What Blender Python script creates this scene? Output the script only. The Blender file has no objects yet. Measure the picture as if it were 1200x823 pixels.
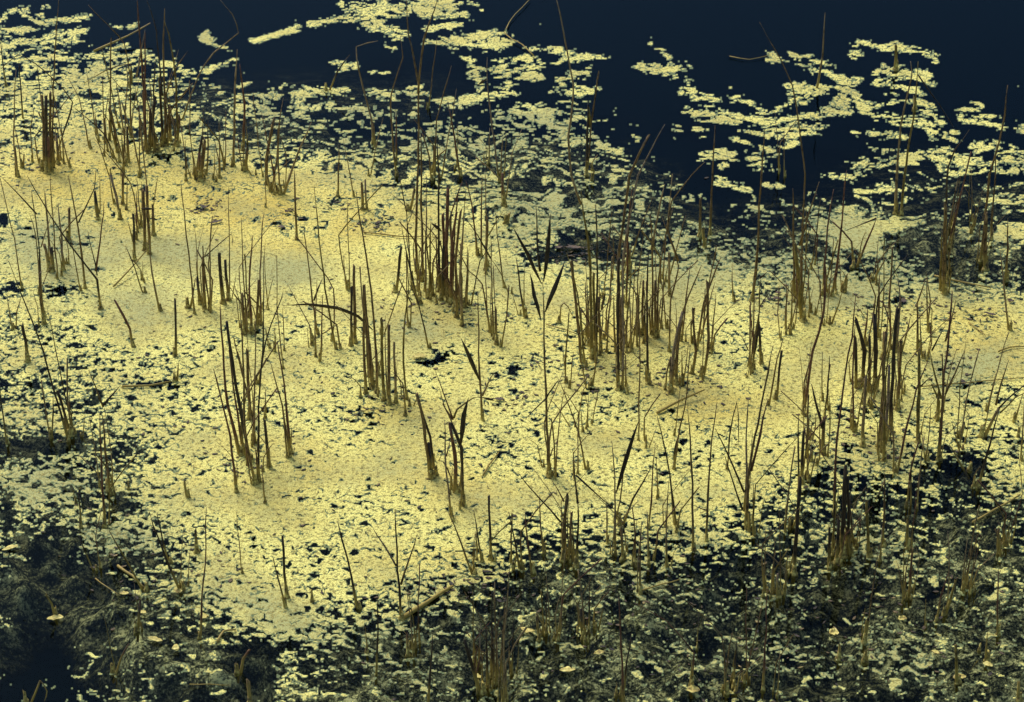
import bpy, math, random
import numpy as np
from mathutils import Vector

rnd = random.Random(11)
scn = bpy.context.scene

# ------------------------------------------------------------------ camera
W, H, FPX = 1200.0, 823.0, 2500.0           # photograph size and focal length in its pixels
CAM_H, PITCH = 3.0, math.radians(30)
cam_d = bpy.data.cameras.new("camera"); cam = bpy.data.objects.new("camera", cam_d)
scn.collection.objects.link(cam); scn.camera = cam
cam.location = (0, 0, CAM_H); cam.rotation_euler = (math.radians(90) - PITCH, 0, 0)
cam_d.sensor_width = 36; cam_d.lens = 36 * FPX / W; cam_d.clip_start = 0.05; cam_d.clip_end = 2000

# ------------------------------------------------------------------ light
SUN_EL, SUN_AZ = math.radians(52), math.radians(-35)     # azimuth from +Y towards +X
world = bpy.data.worlds.new("World"); scn.world = world; world.use_nodes = True
wn = world.node_tree.nodes; wl = world.node_tree.links
sky = wn.new("ShaderNodeTexSky"); sky.sky_type = 'NISHITA'; sky.sun_disc = False
sky.sun_elevation = SUN_EL; sky.sun_rotation = SUN_AZ; sky.dust_density = 2.0
wl.new(sky.outputs[0], wn["Background"].inputs[0]); wn["Background"].inputs[1].default_value = 0.105
sd = bpy.data.lights.new("sun", 'SUN'); sd.energy = 1.9; sd.angle = math.radians(26); sd.color = (1, .93, .8)
sun = bpy.data.objects.new("sun", sd); scn.collection.objects.link(sun)
sv = Vector((math.sin(SUN_AZ) * math.cos(SUN_EL), math.cos(SUN_AZ) * math.cos(SUN_EL), math.sin(SUN_EL)))
sun.rotation_euler = sv.to_track_quat('Z', 'Y').to_euler(); sun.location = sv * 20
scn.view_settings.view_transform = 'Standard'; scn.view_settings.look = 'None'
scn.view_settings.exposure = 0.84; scn.view_settings.gamma = 1.0
scn.cycles.max_bounces = 6; scn.cycles.transparent_max_bounces = 12

# ------------------------------------------------------------------ helpers
SP, CP = math.sin(PITCH), math.cos(PITCH)
def ray(px, py):
    a = (px - W / 2) / FPX; b = (H / 2 - py) / FPX
    return a, CP + b * SP, -SP + b * CP
def ground(px, py):
    a, dy, dz = ray(px, py); t = CAM_H / -dz
    return Vector((a * t, dy * t, 0))
def upright(px, py, Y):                      # the point of the upright plane y = Y seen at a pixel
    a, dy, dz = ray(px, py); t = Y / dy
    return Vector((a * t, Y, CAM_H + dz * t))
def link(o, parent=None):
    scn.collection.objects.link(o)
    if parent: o.parent = parent
    return o
def tag(o, label=None, cat=None, group=None, kind=None):
    if label: o['label'] = label
    if cat: o['category'] = cat
    if group: o['group'] = group
    if kind: o['kind'] = kind
    return o
def mesh_obj(name, V, F, mat, parent=None, smooth=True):
    m = bpy.data.meshes.new(name); m.from_pydata(V, [], F); m.materials.append(mat)
    if smooth: m.polygons.foreach_set('use_smooth', [True] * len(m.polygons))
    m.update()
    return link(bpy.data.objects.new(name, m), parent)
def material(name):
    m = bpy.data.materials.new(name); m.use_nodes = True
    n, l = m.node_tree.nodes, m.node_tree.links
    return m, n, l, n['Principled BSDF']
def nz(n, l, scale, detail=4, rough=.6, vec=None, dist=0):
    t = n.new('ShaderNodeTexNoise'); t.inputs['Scale'].default_value = scale
    t.inputs['Detail'].default_value = detail; t.inputs['Roughness'].default_value = rough
    t.inputs['Distortion'].default_value = dist
    if vec: l.new(vec, t.inputs['Vector'])
    return t.outputs['Fac']
def ramp(n, l, fac, stops):
    r = n.new('ShaderNodeValToRGB'); e = r.color_ramp.elements
    while len(e) < len(stops): e.new(.5)
    for i, (p, c) in enumerate(stops):
        e[i].position = p; e[i].color = (*c, 1)
    l.new(fac, r.inputs[0]); return r.outputs[0]
def mix(n, l, fac, a, b):
    m = n.new('ShaderNodeMix'); m.data_type = 'RGBA'
    if isinstance(fac, float): m.inputs[0].default_value = fac
    else: l.new(fac, m.inputs[0])
    for k, v in ((6, a), (7, b)):
        if isinstance(v, tuple): m.inputs[k].default_value = (*v, 1)
        else: l.new(v, m.inputs[k])
    return m.outputs[2]
def bump(n, l, h, strength, dist, bsdf):
    b = n.new('ShaderNodeBump'); b.inputs['Strength'].default_value = strength; b.inputs['Distance'].default_value = dist
    l.new(h, b.inputs['Height']); l.new(b.outputs[0], bsdf.inputs['Normal'])

# ------------------------------------------------------------------ materials
def algae_material(name, pale, ochre, green, deep):
    m, n, l, b = material(name)
    geo = n.new('ShaderNodeNewGeometry').outputs['Position']
    at = n.new('ShaderNodeAttribute'); at.attribute_name = 'tone'
    sep = n.new('ShaderNodeSeparateColor'); l.new(at.outputs['Color'], sep.inputs[0])
    def madd(x, y, mul):
        a = n.new('ShaderNodeMath'); a.operation = 'MULTIPLY_ADD'; a.inputs[1].default_value = mul
        l.new(x, a.inputs[0])
        if isinstance(y, float): a.inputs[2].default_value = y
        else: l.new(y, a.inputs[2])
        a.use_clamp = True
        return a.outputs[0]
    f1 = madd(nz(n, l, 9, 5, .65, geo), sep.outputs[0], .5)
    c = ramp(n, l, f1, [(.22, pale), (.75, ochre), (1.0, tuple(x * .7 for x in ochre))])
    g = madd(nz(n, l, 22, 5, .7, geo), sep.outputs[1], .7)
    gf = ramp(n, l, g, [(.38, (0, 0, 0)), (.80, (1, 1, 1))])
    c = mix(n, l, gf, c, green)
    # dark crumbs and pin holes lodged in the scum
    sp = ramp(n, l, nz(n, l, 95, 4, .75, geo, .4), [(.42, (.9, .9, .9)), (.475, (0, 0, 0))])
    c = mix(n, l, sp, c, deep)
    sp2 = ramp(n, l, nz(n, l, 330, 2, .8, geo), [(.40, (.85, .85, .85)), (.53, (0, 0, 0))])
    c = mix(n, l, sp2, c, tuple(x * .42 for x in ochre))
    # thin wet rim where the scum frays out
    rim = ramp(n, l, sep.outputs[2], [(.0, (1, 1, 1)), (.29, (.7, .7, .7)), (.32, (.15, .15, .15)), (.42, (0, 0, 0))])
    rf = n.new('ShaderNodeMath'); rf.operation = 'MULTIPLY'; rf.inputs[1].default_value = 1
    l.new(rim, rf.inputs[0])
    c = mix(n, l, rf.outputs[0], c, (.26, .31, .17))
    l.new(c, b.inputs['Base Color']); b.inputs['Roughness'].default_value = .75
    b.inputs['Specular IOR Level'].default_value = .25
    bump(n, l, nz(n, l, 160, 6, .75, geo), .3, .004, b)
    return m
M = {}
M['algae'] = algae_material('algae', (.78, .745, .22), (.62, .475, .085), (.36, .38, .15), (.10, .10, .03))

m, n, l, b = material('weed_bed'); M['bed'] = m
geo = n.new('ShaderNodeNewGeometry').outputs['Position']
at = n.new('ShaderNodeAttribute'); at.attribute_name = 'weed'
sep = n.new('ShaderNodeSeparateColor'); l.new(at.outputs['Color'], sep.inputs[0])
mp = n.new('ShaderNodeMapping'); mp.inputs['Scale'].default_value = (.55, 1.0, .0); mp.inputs['Rotation'].default_value = (0, 0, .3)
l.new(geo, mp.inputs[0]); fine0 = nz(n, l, 120, 5, .8, geo); cloud = nz(n, l, 26, 5, .7, mp.outputs[0])
fm = n.new('ShaderNodeMath'); fm.operation = 'MULTIPLY_ADD'; fm.inputs[1].default_value = .9; l.new(cloud, fm.inputs[0])
fm2 = n.new('ShaderNodeMath'); fm2.operation = 'SUBTRACT'; fm2.inputs[1].default_value = .45; l.new(fine0, fm2.inputs[0]); l.new(fm2.outputs[0], fm.inputs[2]); fine = fm.outputs[0]
mott = ramp(n, l, fine, [(.39, (.006, .008, .006)), (.48, (.055, .060, .034)), (.57, (.28, .29, .15)), (.66, (.95, .92, .46))])
big = ramp(n, l, nz(n, l, 7, 5, .7, geo), [(.40, (0, 0, 0)), (.58, (1, 1, 1))])
dk = mix(n, l, big, mix(n, l, .45, mott, (.007, .010, .008)), mott)
c = mix(n, l, sep.outputs[0], (.0008, .003, .006), dk)
l.new(c, b.inputs['Base Color']); b.inputs['Roughness'].default_value = 1
b.inputs['Specular IOR Level'].default_value = 0

m, n, l, b = material('pond_water'); M['water'] = m
n.remove(b); out = n['Material Output']
tr = n.new('ShaderNodeBsdfTransparent'); tr.inputs[0].default_value = (.66, .68, .62, 1)
gl = n.new('ShaderNodeBsdfGlossy'); gl.inputs['Roughness'].default_value = .03
gl.inputs['Color'].default_value = (.42, .72, 1, 1)
fr = n.new('ShaderNodeFresnel'); fr.inputs[0].default_value = 1.33
mu = n.new('ShaderNodeMath'); mu.operation = 'MULTIPLY'; mu.inputs[1].default_value = .17; l.new(fr.outputs[0], mu.inputs[0])
ms = n.new('ShaderNodeMixShader'); l.new(mu.outputs[0], ms.inputs[0]); l.new(tr.outputs[0], ms.inputs[1]); l.new(gl.outputs[0], ms.inputs[2])
geo = n.new('ShaderNodeNewGeometry').outputs['Position']
bp = n.new('ShaderNodeBump'); bp.inputs['Strength'].default_value = .25; bp.inputs['Distance'].default_value = .004
l.new(nz(n, l, 14, 3, .5, geo), bp.inputs['Height']); l.new(bp.outputs[0], gl.inputs['Normal'])
l.new(ms.outputs[0], out.inputs[0])

def stem_material(name, a, bcol, c2, rough=.6):
    m, n, l, b = material(name)
    uv = n.new('ShaderNodeAttribute'); uv.attribute_name = 'stem_uv'
    s = n.new('ShaderNodeSeparateXYZ'); l.new(uv.outputs['Vector'], s.inputs[0])
    cb = n.new('ShaderNodeCombineXYZ')
    for i, k in enumerate((9., 2.2, 6.)):
        mm = n.new('ShaderNodeMath'); mm.operation = 'MULTIPLY'; mm.inputs[1].default_value = k
        l.new(s.outputs[i], mm.inputs[0]); l.new(mm.outputs[0], cb.inputs[i])
    f = nz(n, l, 1.6, 5, .7, cb.outputs[0])                # streaks that run along the stem
    c = ramp(n, l, f, [(.40, a), (.52, bcol), (.62, c2)])
    geo = n.new('ShaderNodeNewGeometry').outputs['Position']
    f2 = ramp(n, l, nz(n, l, 70, 4, .7, geo), [(.33, (1, 1, 1)), (.5, (0, 0, 0))])
    c = mix(n, l, f2, c, tuple(x * .35 for x in a))
    # algae stains on the lowest centimetres
    sz = n.new('ShaderNodeSeparateXYZ'); l.new(geo, sz.inputs[0])
    ad = n.new('ShaderNodeMath'); ad.operation = 'MULTIPLY_ADD'; ad.inputs[1].default_value = -.06
    l.new(nz(n, l, 60, 3, .6, geo), ad.inputs[0]); l.new(sz.outputs[2], ad.inputs[2])
    st = ramp(n, l, ad.outputs[0], [(.0, (.8, .8, .8)), (.035, (0, 0, 0))])
    c = mix(n, l, st, c, (.34, .25, .05))
    l.new(c, b.inputs['Base Color']); b.inputs['Roughness'].default_value = rough
    b.inputs['Specular IOR Level'].default_value = .3
    bump(n, l, f, .5, .002, b)
    return m
M['d'] = stem_material('stem_dark', (.010, .008, .006), (.030, .020, .009), (.11, .07, .026))
M['b'] = stem_material('stem_brown', (.020, .012, .005), (.12, .068, .020), (.46, .31, .10))
M['r'] = stem_material('stem_russet', (.03, .012, .010), (.13, .05, .022), (.30, .16, .07))
M['t'] = stem_material('stem_tan', (.06, .038, .015), (.24, .16, .06), (.48, .36, .17))
M['o'] = stem_material('stem_olive', (.03, .022, .006), (.17, .12, .02), (.40, .30, .06))
M['y'] = stem_material('stem_grey', (.05, .035, .02), (.20, .14, .08), (.46, .36, .22))

m, n, l, b = material('collar_scum'); M['collar'] = m
geo = n.new('ShaderNodeNewGeometry').outputs['Position']
c = ramp(n, l, nz(n, l, 90, 5, .7, geo), [(.36, (.06, .04, .010)), (.5, (.28, .21, .04)), (.64, (.62, .53, .14))])
l.new(c, b.inputs['Base Color']); b.inputs['Roughness'].default_value = .8
bump(n, l, nz(n, l, 220, 4, .7, geo), .8, .004, b)
m, n, l, b = material('dead_leaf'); M['leaf'] = m
geo = n.new('ShaderNodeNewGeometry').outputs['Position']
c = ramp(n, l, nz(n, l, 60, 5, .7, geo), [(.35, (.012, .010, .010)), (.55, (.06, .035, .018)), (.72, (.22, .14, .06))])
l.new(c, b.inputs['Base Color']); b.inputs['Roughness'].default_value = .7
m, n, l, b = material('litter'); M['litter'] = m
geo = n.new('ShaderNodeNewGeometry').outputs['Position']
c = ramp(n, l, nz(n, l, 30, 4, .8, geo), [(.40, (.010, .008, .007)), (.5, (.035, .022, .010)), (.6, (.12, .08, .03)), (.70, (.40, .32, .10))])
l.new(c, b.inputs['Base Color']); b.inputs['Roughness'].default_value = .8
m, n, l, b = material('scum_leaf'); M['yleaf'] = m
geo = n.new('ShaderNodeNewGeometry').outputs['Position']
c = ramp(n, l, nz(n, l, 70, 5, .7, geo), [(.33, (.12, .07, .02)), (.5, (.50, .42, .10)), (.7, (.72, .66, .25))])
l.new(c, b.inputs['Base Color']); b.inputs['Roughness'].default_value = .7

# ------------------------------------------------------------------ noise (numpy gradient noise)
def perlin(x, y, seed):
    xi = np.floor(x).astype(np.int64); yi = np.floor(y).astype(np.int64)
    xf = (x - xi).astype(np.float32); yf = (y - yi).astype(np.float32)
    def g(ix, iy, dx, dy):
        h = (ix * 374761393 + iy * 668265263 + seed * 974634777) & 0xffffffff
        h = ((h ^ (h >> 13)) * 1274126177) & 0xffffffff
        h = (h ^ (h >> 16)) & 1023
        return CT[h] * dx + ST[h] * dy
    u = xf * xf * xf * (xf * (xf * 6 - 15) + 10); v = yf * yf * yf * (yf * (yf * 6 - 15) + 10)
    a = g(xi, yi, xf, yf); b_ = g(xi + 1, yi, xf - 1, yf); c_ = g(xi, yi + 1, xf, yf - 1); d_ = g(xi + 1, yi + 1, xf - 1, yf - 1)
    return (a + (b_ - a) * u + (c_ - a) * v + (a - b_ - c_ + d_) * u * v) * 3.2      # about unit variance
_t = np.arange(1024) * (2 * math.pi / 1024); CT = np.cos(_t).astype(np.float32); ST = np.sin(_t).astype(np.float32)

# ------------------------------------------------------------------ how much of the water is covered, read off the photograph
COLS = np.arange(20) * 60 + 30.0
ROWS = [(75,  "75520000000000000000"), (100, "99941100000000000000"), (125, "99964554214100000000"),
        (150, "AA975554544210000000"), (175, "ABA97765563210000011"), (205, "BBAAAAA8765531001123"),
        (235, "BBBBBBBAA86542123532"), (265, "AABBBABBBA8654334334"), (300, "AABBBBBBBA8655455423"),
        (330, "9ABBBABBBA9777866632"), (355, "8AABAAAAA999AAA89999"), (400, "789AAAAAAAAAAAABBAAA"),
        (440, "5568AAAAA9AAAAABBBA9"), (480, "4567AAAAAAAAAAABAAA9"), (520, "2457AAAAAAAAAAAA667A"),
        (550, "6669AAAAAAAAAAA83446"), (580, "6569AAAAAAAAA9963334"), (610, "5579AAAAAA8777633333"),
        (640, "3456AAAAA85444433333"), (670, "12459AA9754333333333"), (700, "01347A86332222222333"),
        (730, "11235853222232223332"), (760, "02223832222222222332"), (790, "12121642222222222222"), (830, "12211532222222222222")]
CV = {c: v for c, v in zip("0123456789AB", (-3.2, -1.45, -1.0, -.66, -.34, -.02, .33, .62, .88, 1.14, 1.45, 2.15))}
TAB = np.array([[CV[c] for c in r] for _, r in ROWS]); RY = np.array([y for y, _ in ROWS], float)
def table(px, py):
    cx = np.clip((px - 30) / 60, 0, 18.999); i = cx.astype(int); fx = cx - i
    cy = np.interp(py, RY, np.arange(len(RY))); cy = np.clip(cy, 0, len(RY) - 1.001); j = cy.astype(int); fy = cy - j
    v = (TAB[j, i] * (1 - fx) + TAB[j, i + 1] * fx) * (1 - fy) + (TAB[j + 1, i] * (1 - fx) + TAB[j + 1, i + 1] * fx) * fy
    return np.where(py < 75, v + (py - 75) * .12, v)
# floating patches on the open water: x1 y1 x2 y2 radius
STROKES = """0 26 22 15 4;30 13 48 23 4;45 7 52 11 2;50 23 95 20 5;0 40 30 37 5;25 48 98 36 6;0 53 85 50 6;137 31 157 30 3.5;120 60 150 50 4;105 68 180 66 6
0 66 90 68 7;238 42 268 60 3;243 82 275 70 3;203 75 218 80 7;228 101 258 100 1.5;300 46 345 33 4.5;340 32 344 30 3;355 27 420 21 4.5;418 12 520 8 11;430 24 470 42 7
500 12 530 10 8;505 33 530 33 5;530 22 547 18 4;545 3 562 9 3;500 50 540 48 6;535 47 570 50 9;575 50 598 48 7;453 53 463 55 3;555 75 562 100 6;585 78 600 98 9
390 80 415 77 4;437 82 460 87 2.5;310 110 400 108 5;435 111 500 110 5;497 106 515 120 5;530 122 600 108 8;330 104 340 103 4;345 128 420 125 4
622 57 645 58 4;600 72 640 69 5.5;645 58 662 66 7;650 72 702 69 3.5;600 88 626 85 7;600 106 608 108 3.5;660 96 692 83 6;640 108 662 100 4.5;662 110 692 105 5.5
615 125 635 135 6;645 135 660 162 8;676 134 676 140 4.5;670 165 720 172 6;686 155 700 160 4;600 132 640 140 5;757 42 765 52 1.6;770 60 788 70 3.5;748 76 762 84 4.5;765 82 798 81 8
808 95 812 94 2.5;805 103 832 116 7;858 104 863 103 2.8;860 119 875 122 6;812 132 895 142 6;884 124 900 129 4;796 150 818 151 5;812 163 819 163 2;827 182 860 181 5.5;845 192 848 195 3
868 155 900 160 3;860 166 900 178 3;888 186 900 196 6;905 65 911 66 5;928 62 952 64 2.5;930 66 934 74 2.5;938 75 1000 96 3.5;950 70 988 79 3.5;900 131 950 107 7;930 102 960 101 5
985 100 1018 126 7;982 116 1018 131 5;900 141 958 136 5;900 151 955 149 4;905 161 955 156 4;900 176 933 166 6;965 133 995 132 4.5;1010 134 1060 138 3.2;1020 126 1055 121 3
1000 48 1020 47 2;1020 48 1046 56 4;1003 57 1007 66 6;1055 56 1095 68 8;1022 87 1036 75 3.5;1042 86 1085 90 7;1030 96 1085 106 4.5;1034 107 1044 108 3.5;1060 121 1095 122 4.5
1085 131 1096 142 4.5;1070 142 1092 150 4.5;1095 152 1120 162 6.5;1003 157 1018 160 2;1028 159 1050 156 4.5;1020 168 1032 175 2;1055 145 1090 147 3;986 185 1030 187 2.5;1010 196 1060 190 6
1060 184 1110 176 4.5;1130 121 1146 126 2;1132 130 1172 142 2.5;1122 137 1174 150 3.5;1174 141 1176 150 3;1145 171 1200 177 6.5;1100 187 1200 190 6;1115 200 1200 202 6;975 204 1010 202 5
990 248 1012 288 13;975 262 1000 270 9;1030 262 1066 262 6;1005 226 1050 225 5;1055 214 1092 222 3;1176 268 1215 276 9;950 270 990 278 6;900 215 925 225 5;848 215 870 222 6;870 232 888 244 5
1040 178 1120 182 4;1130 190 1180 186 5;1150 230 1200 240 4;1205 150 1330 170 8;-60 30 -5 25 6;-110 60 -10 45 8;1220 230 1300 240 8;1240 90 1300 100 7"""
STR = [tuple(map(float, s.split())) for s in STROKES.replace("\n", ";").split(";")]

NX = np.concatenate([np.arange(-420, -12, 5.0), np.arange(-12, 1212, 1.12), np.arange(1212, 1640, 5.0)])
NY = np.concatenate([np.arange(-12, 835, 1.12), np.arange(835, 1180, 5.0)])
PX, PY = np.meshgrid(NX, NY)                       # rows of the sheet: far to near
A = (PX - W / 2) / FPX; B = (H / 2 - PY) / FPX
T = CAM_H / (SP - B * CP); GX = A * T; GY = (CP + B * SP) * T
# wander, so that the edges of the patches are ragged
wx = perlin(GX * 7, GY * 7, 1) * 7 + perlin(GX * 28, GY * 28, 2) * 2.5 + perlin(GX * 80, GY * 80, 31) * .3
wy = perlin(GX * 7, GY * 7, 3) * 3 + perlin(GX * 28, GY * 28, 4) * 1.1 + perlin(GX * 80, GY * 80, 32) * .2
qx, qy = PX + wx * .8, PY + wy * .8
SG = np.full(PX.shape, -4.0)
for x1, y1, x2, y2, r in STR:
    m_ = 26
    i0, i1 = np.searchsorted(NX, (min(x1, x2) - r - m_, max(x1, x2) + r + m_))
    j0, j1 = np.searchsorted(NY, (min(y1, y2) - r - m_, max(y1, y2) + r + m_))
    if i1 <= i0 or j1 <= j0: continue
    X = qx[j0:j1, i0:i1]; Y = qy[j0:j1, i0:i1]
    dx, dy = x2 - x1, y2 - y1; L2 = dx * dx + dy * dy + 1e-6
    t = np.clip(((X - x1) * dx + (Y - y1) * dy) / L2, 0, 1)
    d = np.hypot((X - x1 - t * dx) * .8, (Y - y1 - t * dy) * 1.15)
    g = np.clip((r - d) / (r * .42 + 1.3), -4, 1.3)
    SG[j0:j1, i0:i1] = np.maximum(SG[j0:j1, i0:i1], g)
TG = table(PX + wx * 2.0, PY + wy * 1.6)
# bare spots, torn places, and a leaf's dark shadow cut as gaps: x y rx ry depth
for x, y, rx, ry, k in ((262, 590, 0, 0, 0), (70, 340, 22, 10, 2.5), (15, 340, 14, 8, 2.2), (115, 316, 10, 4, 2.4), (70, 520, 32, 10, 2.6), (18, 525, 26, 12, 1.6),
        (150, 590, 22, 14, 2.0), (60, 665, 34, 34, 2.0), (8, 600, 10, 20, 2.5), (150, 660, 26, 8, 2.0), (290, 150, 14, 8, 2.5), (288, 170, 18, 8, 1.6), (335, 757, 18, 8, 2.6),
        (305, 790, 14, 28, 3.5), (600, 690, 36, 16, .8), (500, 425, 22, 4, 3.4), (520, 418, 12, 5, 2.6), (420, 482, 22, 10, 1.2), (440, 497, 9, 4, 2.6), (690, 430, 14, 6, 1.8), (690, 458, 10, 5, 2.4),  # the slits by the olive leaf stand for its dark shadow
        (655, 555, 9, 4, 3), (720, 430, 10, 5, 2), (790, 448, 22, 8, 1.6), (645, 300, 24, 7, 2.5), (680, 292, 34, 12, 2.2), (1090, 316, 20, 6, 2.0), (1075, 287, 26, 10, 1.2),
        (1020, 480, 18, 8, 1.5), (1135, 450, 18, 6, 2.0), (1110, 430, 20, 10, .9), (1150, 475, 30, 14, 1.0), (1120, 555, 30, 20, 2.5), (235, 245, 7, 3, 2.6), (440, 262, 18, 14, 1.3), (395, 238, 12, 6, 1.5),
        (620, 222, 30, 12, 1.0), (470, 218, 30, 1.6, 3.2), (180, 450, 30, 3, 3.2), (350, 440, 20, 6, .9), (900, 345, 20, 8, 1.2), (1050, 355, 14, 8, 1.6), (390, 168, 28, 8, 1.0), (205, 150, 20, 8, 1.0),
        (600, 435, 14, 8, 2.2), (582, 440, 10, 4, 2.0), (985, 695, 30, 60, 1.0), (590, 760, 40, 40, .8), (720, 300, 14, 10, 1.2), (545, 215, 22, 8, 1.6), (100, 700, 90, 60, 1.0), (290, 770, 18, 26, 2.4)):
    if k: TG -= k * np.exp(-(((PX - x) / rx) ** 2 + ((PY - y) / ry) ** 2))
NEARF = np.clip((PY - np.interp(PX, [0, 120, 260, 300, 400, 560, 760, 900, 1000, 1200], [650, 660, 690, 800, 740, 685, 630, 630, 550, 560])) / 40, 0, 1)
TG -= .55 * NEARF + .16 * (1 - NEARF)
tg = np.maximum(TG, -4.0)
sx, sy = GX + .006 * perlin(GX * 40, GY * 40, 40), GY + .006 * perlin(GX * 40, GY * 40, 41)
rot = .28                                           # the flecks are combed a little askew
rx_, ry_ = sx * math.cos(rot) - sy * math.sin(rot), sx * math.sin(rot) + sy * math.cos(rot)
n0 = perlin(rx_ * 4.2, ry_ * 5, 5); n1 = perlin(rx_ * 21, ry_ * 27, 6); n2 = perlin(rx_ * 46, ry_ * 58, 7); n3 = perlin(rx_ * 105, ry_ * 120, 8); n4 = perlin(rx_ * 210, ry_ * 230, 9)
vv = sy + .045 * perlin(GX * 5, GY * 5, 60) + .012 * perlin(GX * 17, GY * 17, 61)      # currents that comb the scum
f2 = perlin(sx * 4.8, vv * 25, 62); f3 = perlin(sx * 13, vv * 50, 63); f4 = perlin(sx * 60, vv * 95, 64)
lod = np.clip((380 - PY) / 160, 0, 1)
m2 = perlin(rx_ * 21, ry_ * 40, 17); m3 = perlin(rx_ * 50, ry_ * 88, 18)
m2 = m2 + (.25 * f2 + .75 * perlin(sx * 17, vv * 34, 65) - m2) * lod; m3 = m3 + (f3 - m3) * lod; n4 = n4 + (f4 - n4) * lod
Nf = .24 * n0 + .20 * n1 + .56 * m2 + .72 * m3 + .30 * n4          # crisp flecks in the mat
Nw = .26 * n0 + .18 * n1 + .50 * m2 + .78 * m3 + .36 * n4          # crumbs on open weed
Nf /= Nf.std(); Nw /= Nw.std(); print('sd', n0.std(), m2.std(), n4.std())
wmix = np.clip((tg + .2) / 1.2, 0, 1)
N = Nf * wmix + Nw * (1 - wmix)
fold = 1 - np.abs(perlin(sx * 16 + .35 * n1, sy * 26 + .35 * n2, 12)) * 1.8      # wrinkles of pushed-together scum
NT = .06 * n1 + .66 * f2 + .62 * f3 + .20 * f4 + .34 * fold - .16
FA = tg + N; FB = np.maximum(SG, (-2.7 + .5 * n0) * (PY < 260) - 4 * (PY >= 260)) + NT
FF = np.maximum(FA, FB)
# a dark crack along the wrinkles inside the far patches
far = np.clip((330 - PY) / 60, 0, 1)
crack = np.abs(perlin(sx * 5, vv * 17, 14)); crack2 = np.abs(perlin(sx * 13, vv * 34, 15)); crack3 = np.abs(perlin(sx * 11 + .4 * n1, vv * 48, 16))
torn = np.clip((2.35 - tg) / 1.2, 0, 1)
FF -= far * torn * 2.2 * (np.exp(-(crack / .16) ** 2) + .9 * np.exp(-(crack2 / .20) ** 2))
FF -= far * (torn > 0) * 2.3 * np.exp(-(crack3 / .17) ** 2) * (n2 > -.9)
# little dark rips combed through the mat
rip = perlin(rx_ * 44, ry_ * 96, 70) + .5 * perlin(rx_ * 90, ry_ * 120, 71); rip /= rip.std()
thr = np.interp(PY, [150, 300, 350, 420, 560, 640], [3.0, 2.7, 1.9, 1.48, 1.42, 1.2]) + .35 * n0 / n0.std() + np.clip((PX - 250) / 500, -.35, .12) * (PY < 640) - .12
FF -= np.clip((rip - thr) * 6, 0, 5)
# ochre, green and rim tones of the scum itself
def blobs(L):
    g = np.zeros(PX.shape)
    for x, y, rx, ry, k in L: g += k * np.exp(-(((PX - x) / rx) ** 2 + ((PY - y) / ry) ** 2))
    return g
OCH = np.clip(.05 + .14 * n0 + .9 * blobs([(240, 240, 170, 50, .42), (60, 200, 100, 50, .3), (400, 270, 120, 40, .25), (520, 380, 60, 22, .4), (450, 480, 60, 18, .3), (540, 560, 60, 40, .2), (340, 560, 90, 60, .12),
    (700, 400, 90, 30, .25), (830, 480, 90, 40, .3), (1150, 420, 60, 30, .4), (1000, 300, 30, 20, .25), (950, 380, 60, 20, .25), (1120, 370, 80, 20, .3), (520, 650, 80, 20, .2)]), 0, 1)
GRN = np.clip(.06 + .14 * n0 + 1.0 * blobs([(60, 290, 60, 35, .5), (150, 340, 80, 30, .3), (330, 320, 60, 18, .45), (200, 290, 60, 25, .25), (480, 150, 200, 30, .55), (660, 240, 110, 60, .4), (860, 280, 160, 50, .45),
    (60, 560, 70, 30, .6), (120, 640, 110, 40, .5), (500, 390, 70, 20, .3), (1120, 440, 50, 25, .4), (1000, 320, 160, 50, .4), (450, 770, 120, 40, .4), (900, 740, 300, 90, .38), (300, 720, 90, 30, .2), (560, 330, 60, 30, .25)]), 0, 1)
for x, y, rx, ry, k in ((1003, 276, 30, 17, 4.), (1035, 264, 26, 7, 2.5), (312, 44, 15, 3.2, 2.2), (336, 37, 13, 3.5, 2.0), (1185, 273, 24, 8, 2), (560, 42, 26, 5, 1.5)):
    FF += k * np.exp(-(((PX - x) / rx) ** 4 + ((PY + .25 * (PX - x) * (y < 60) - y) / ry) ** 4))
RIM = np.clip((FF + .3) / 1.0, 0, 1)
zt = np.where(FF > 0, 0.0005 * (1 - np.exp(-np.maximum(FF, 0) * 1.5)) + .0002, 0) + .0003 * np.clip(FF, 0, 1) * (n2 * .5 + n3 * .4 + fold * far)
zt = np.where(FF <= 0, np.maximum(FF * .002, -.0003), zt)
ROWN, COLN = PX.shape
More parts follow.
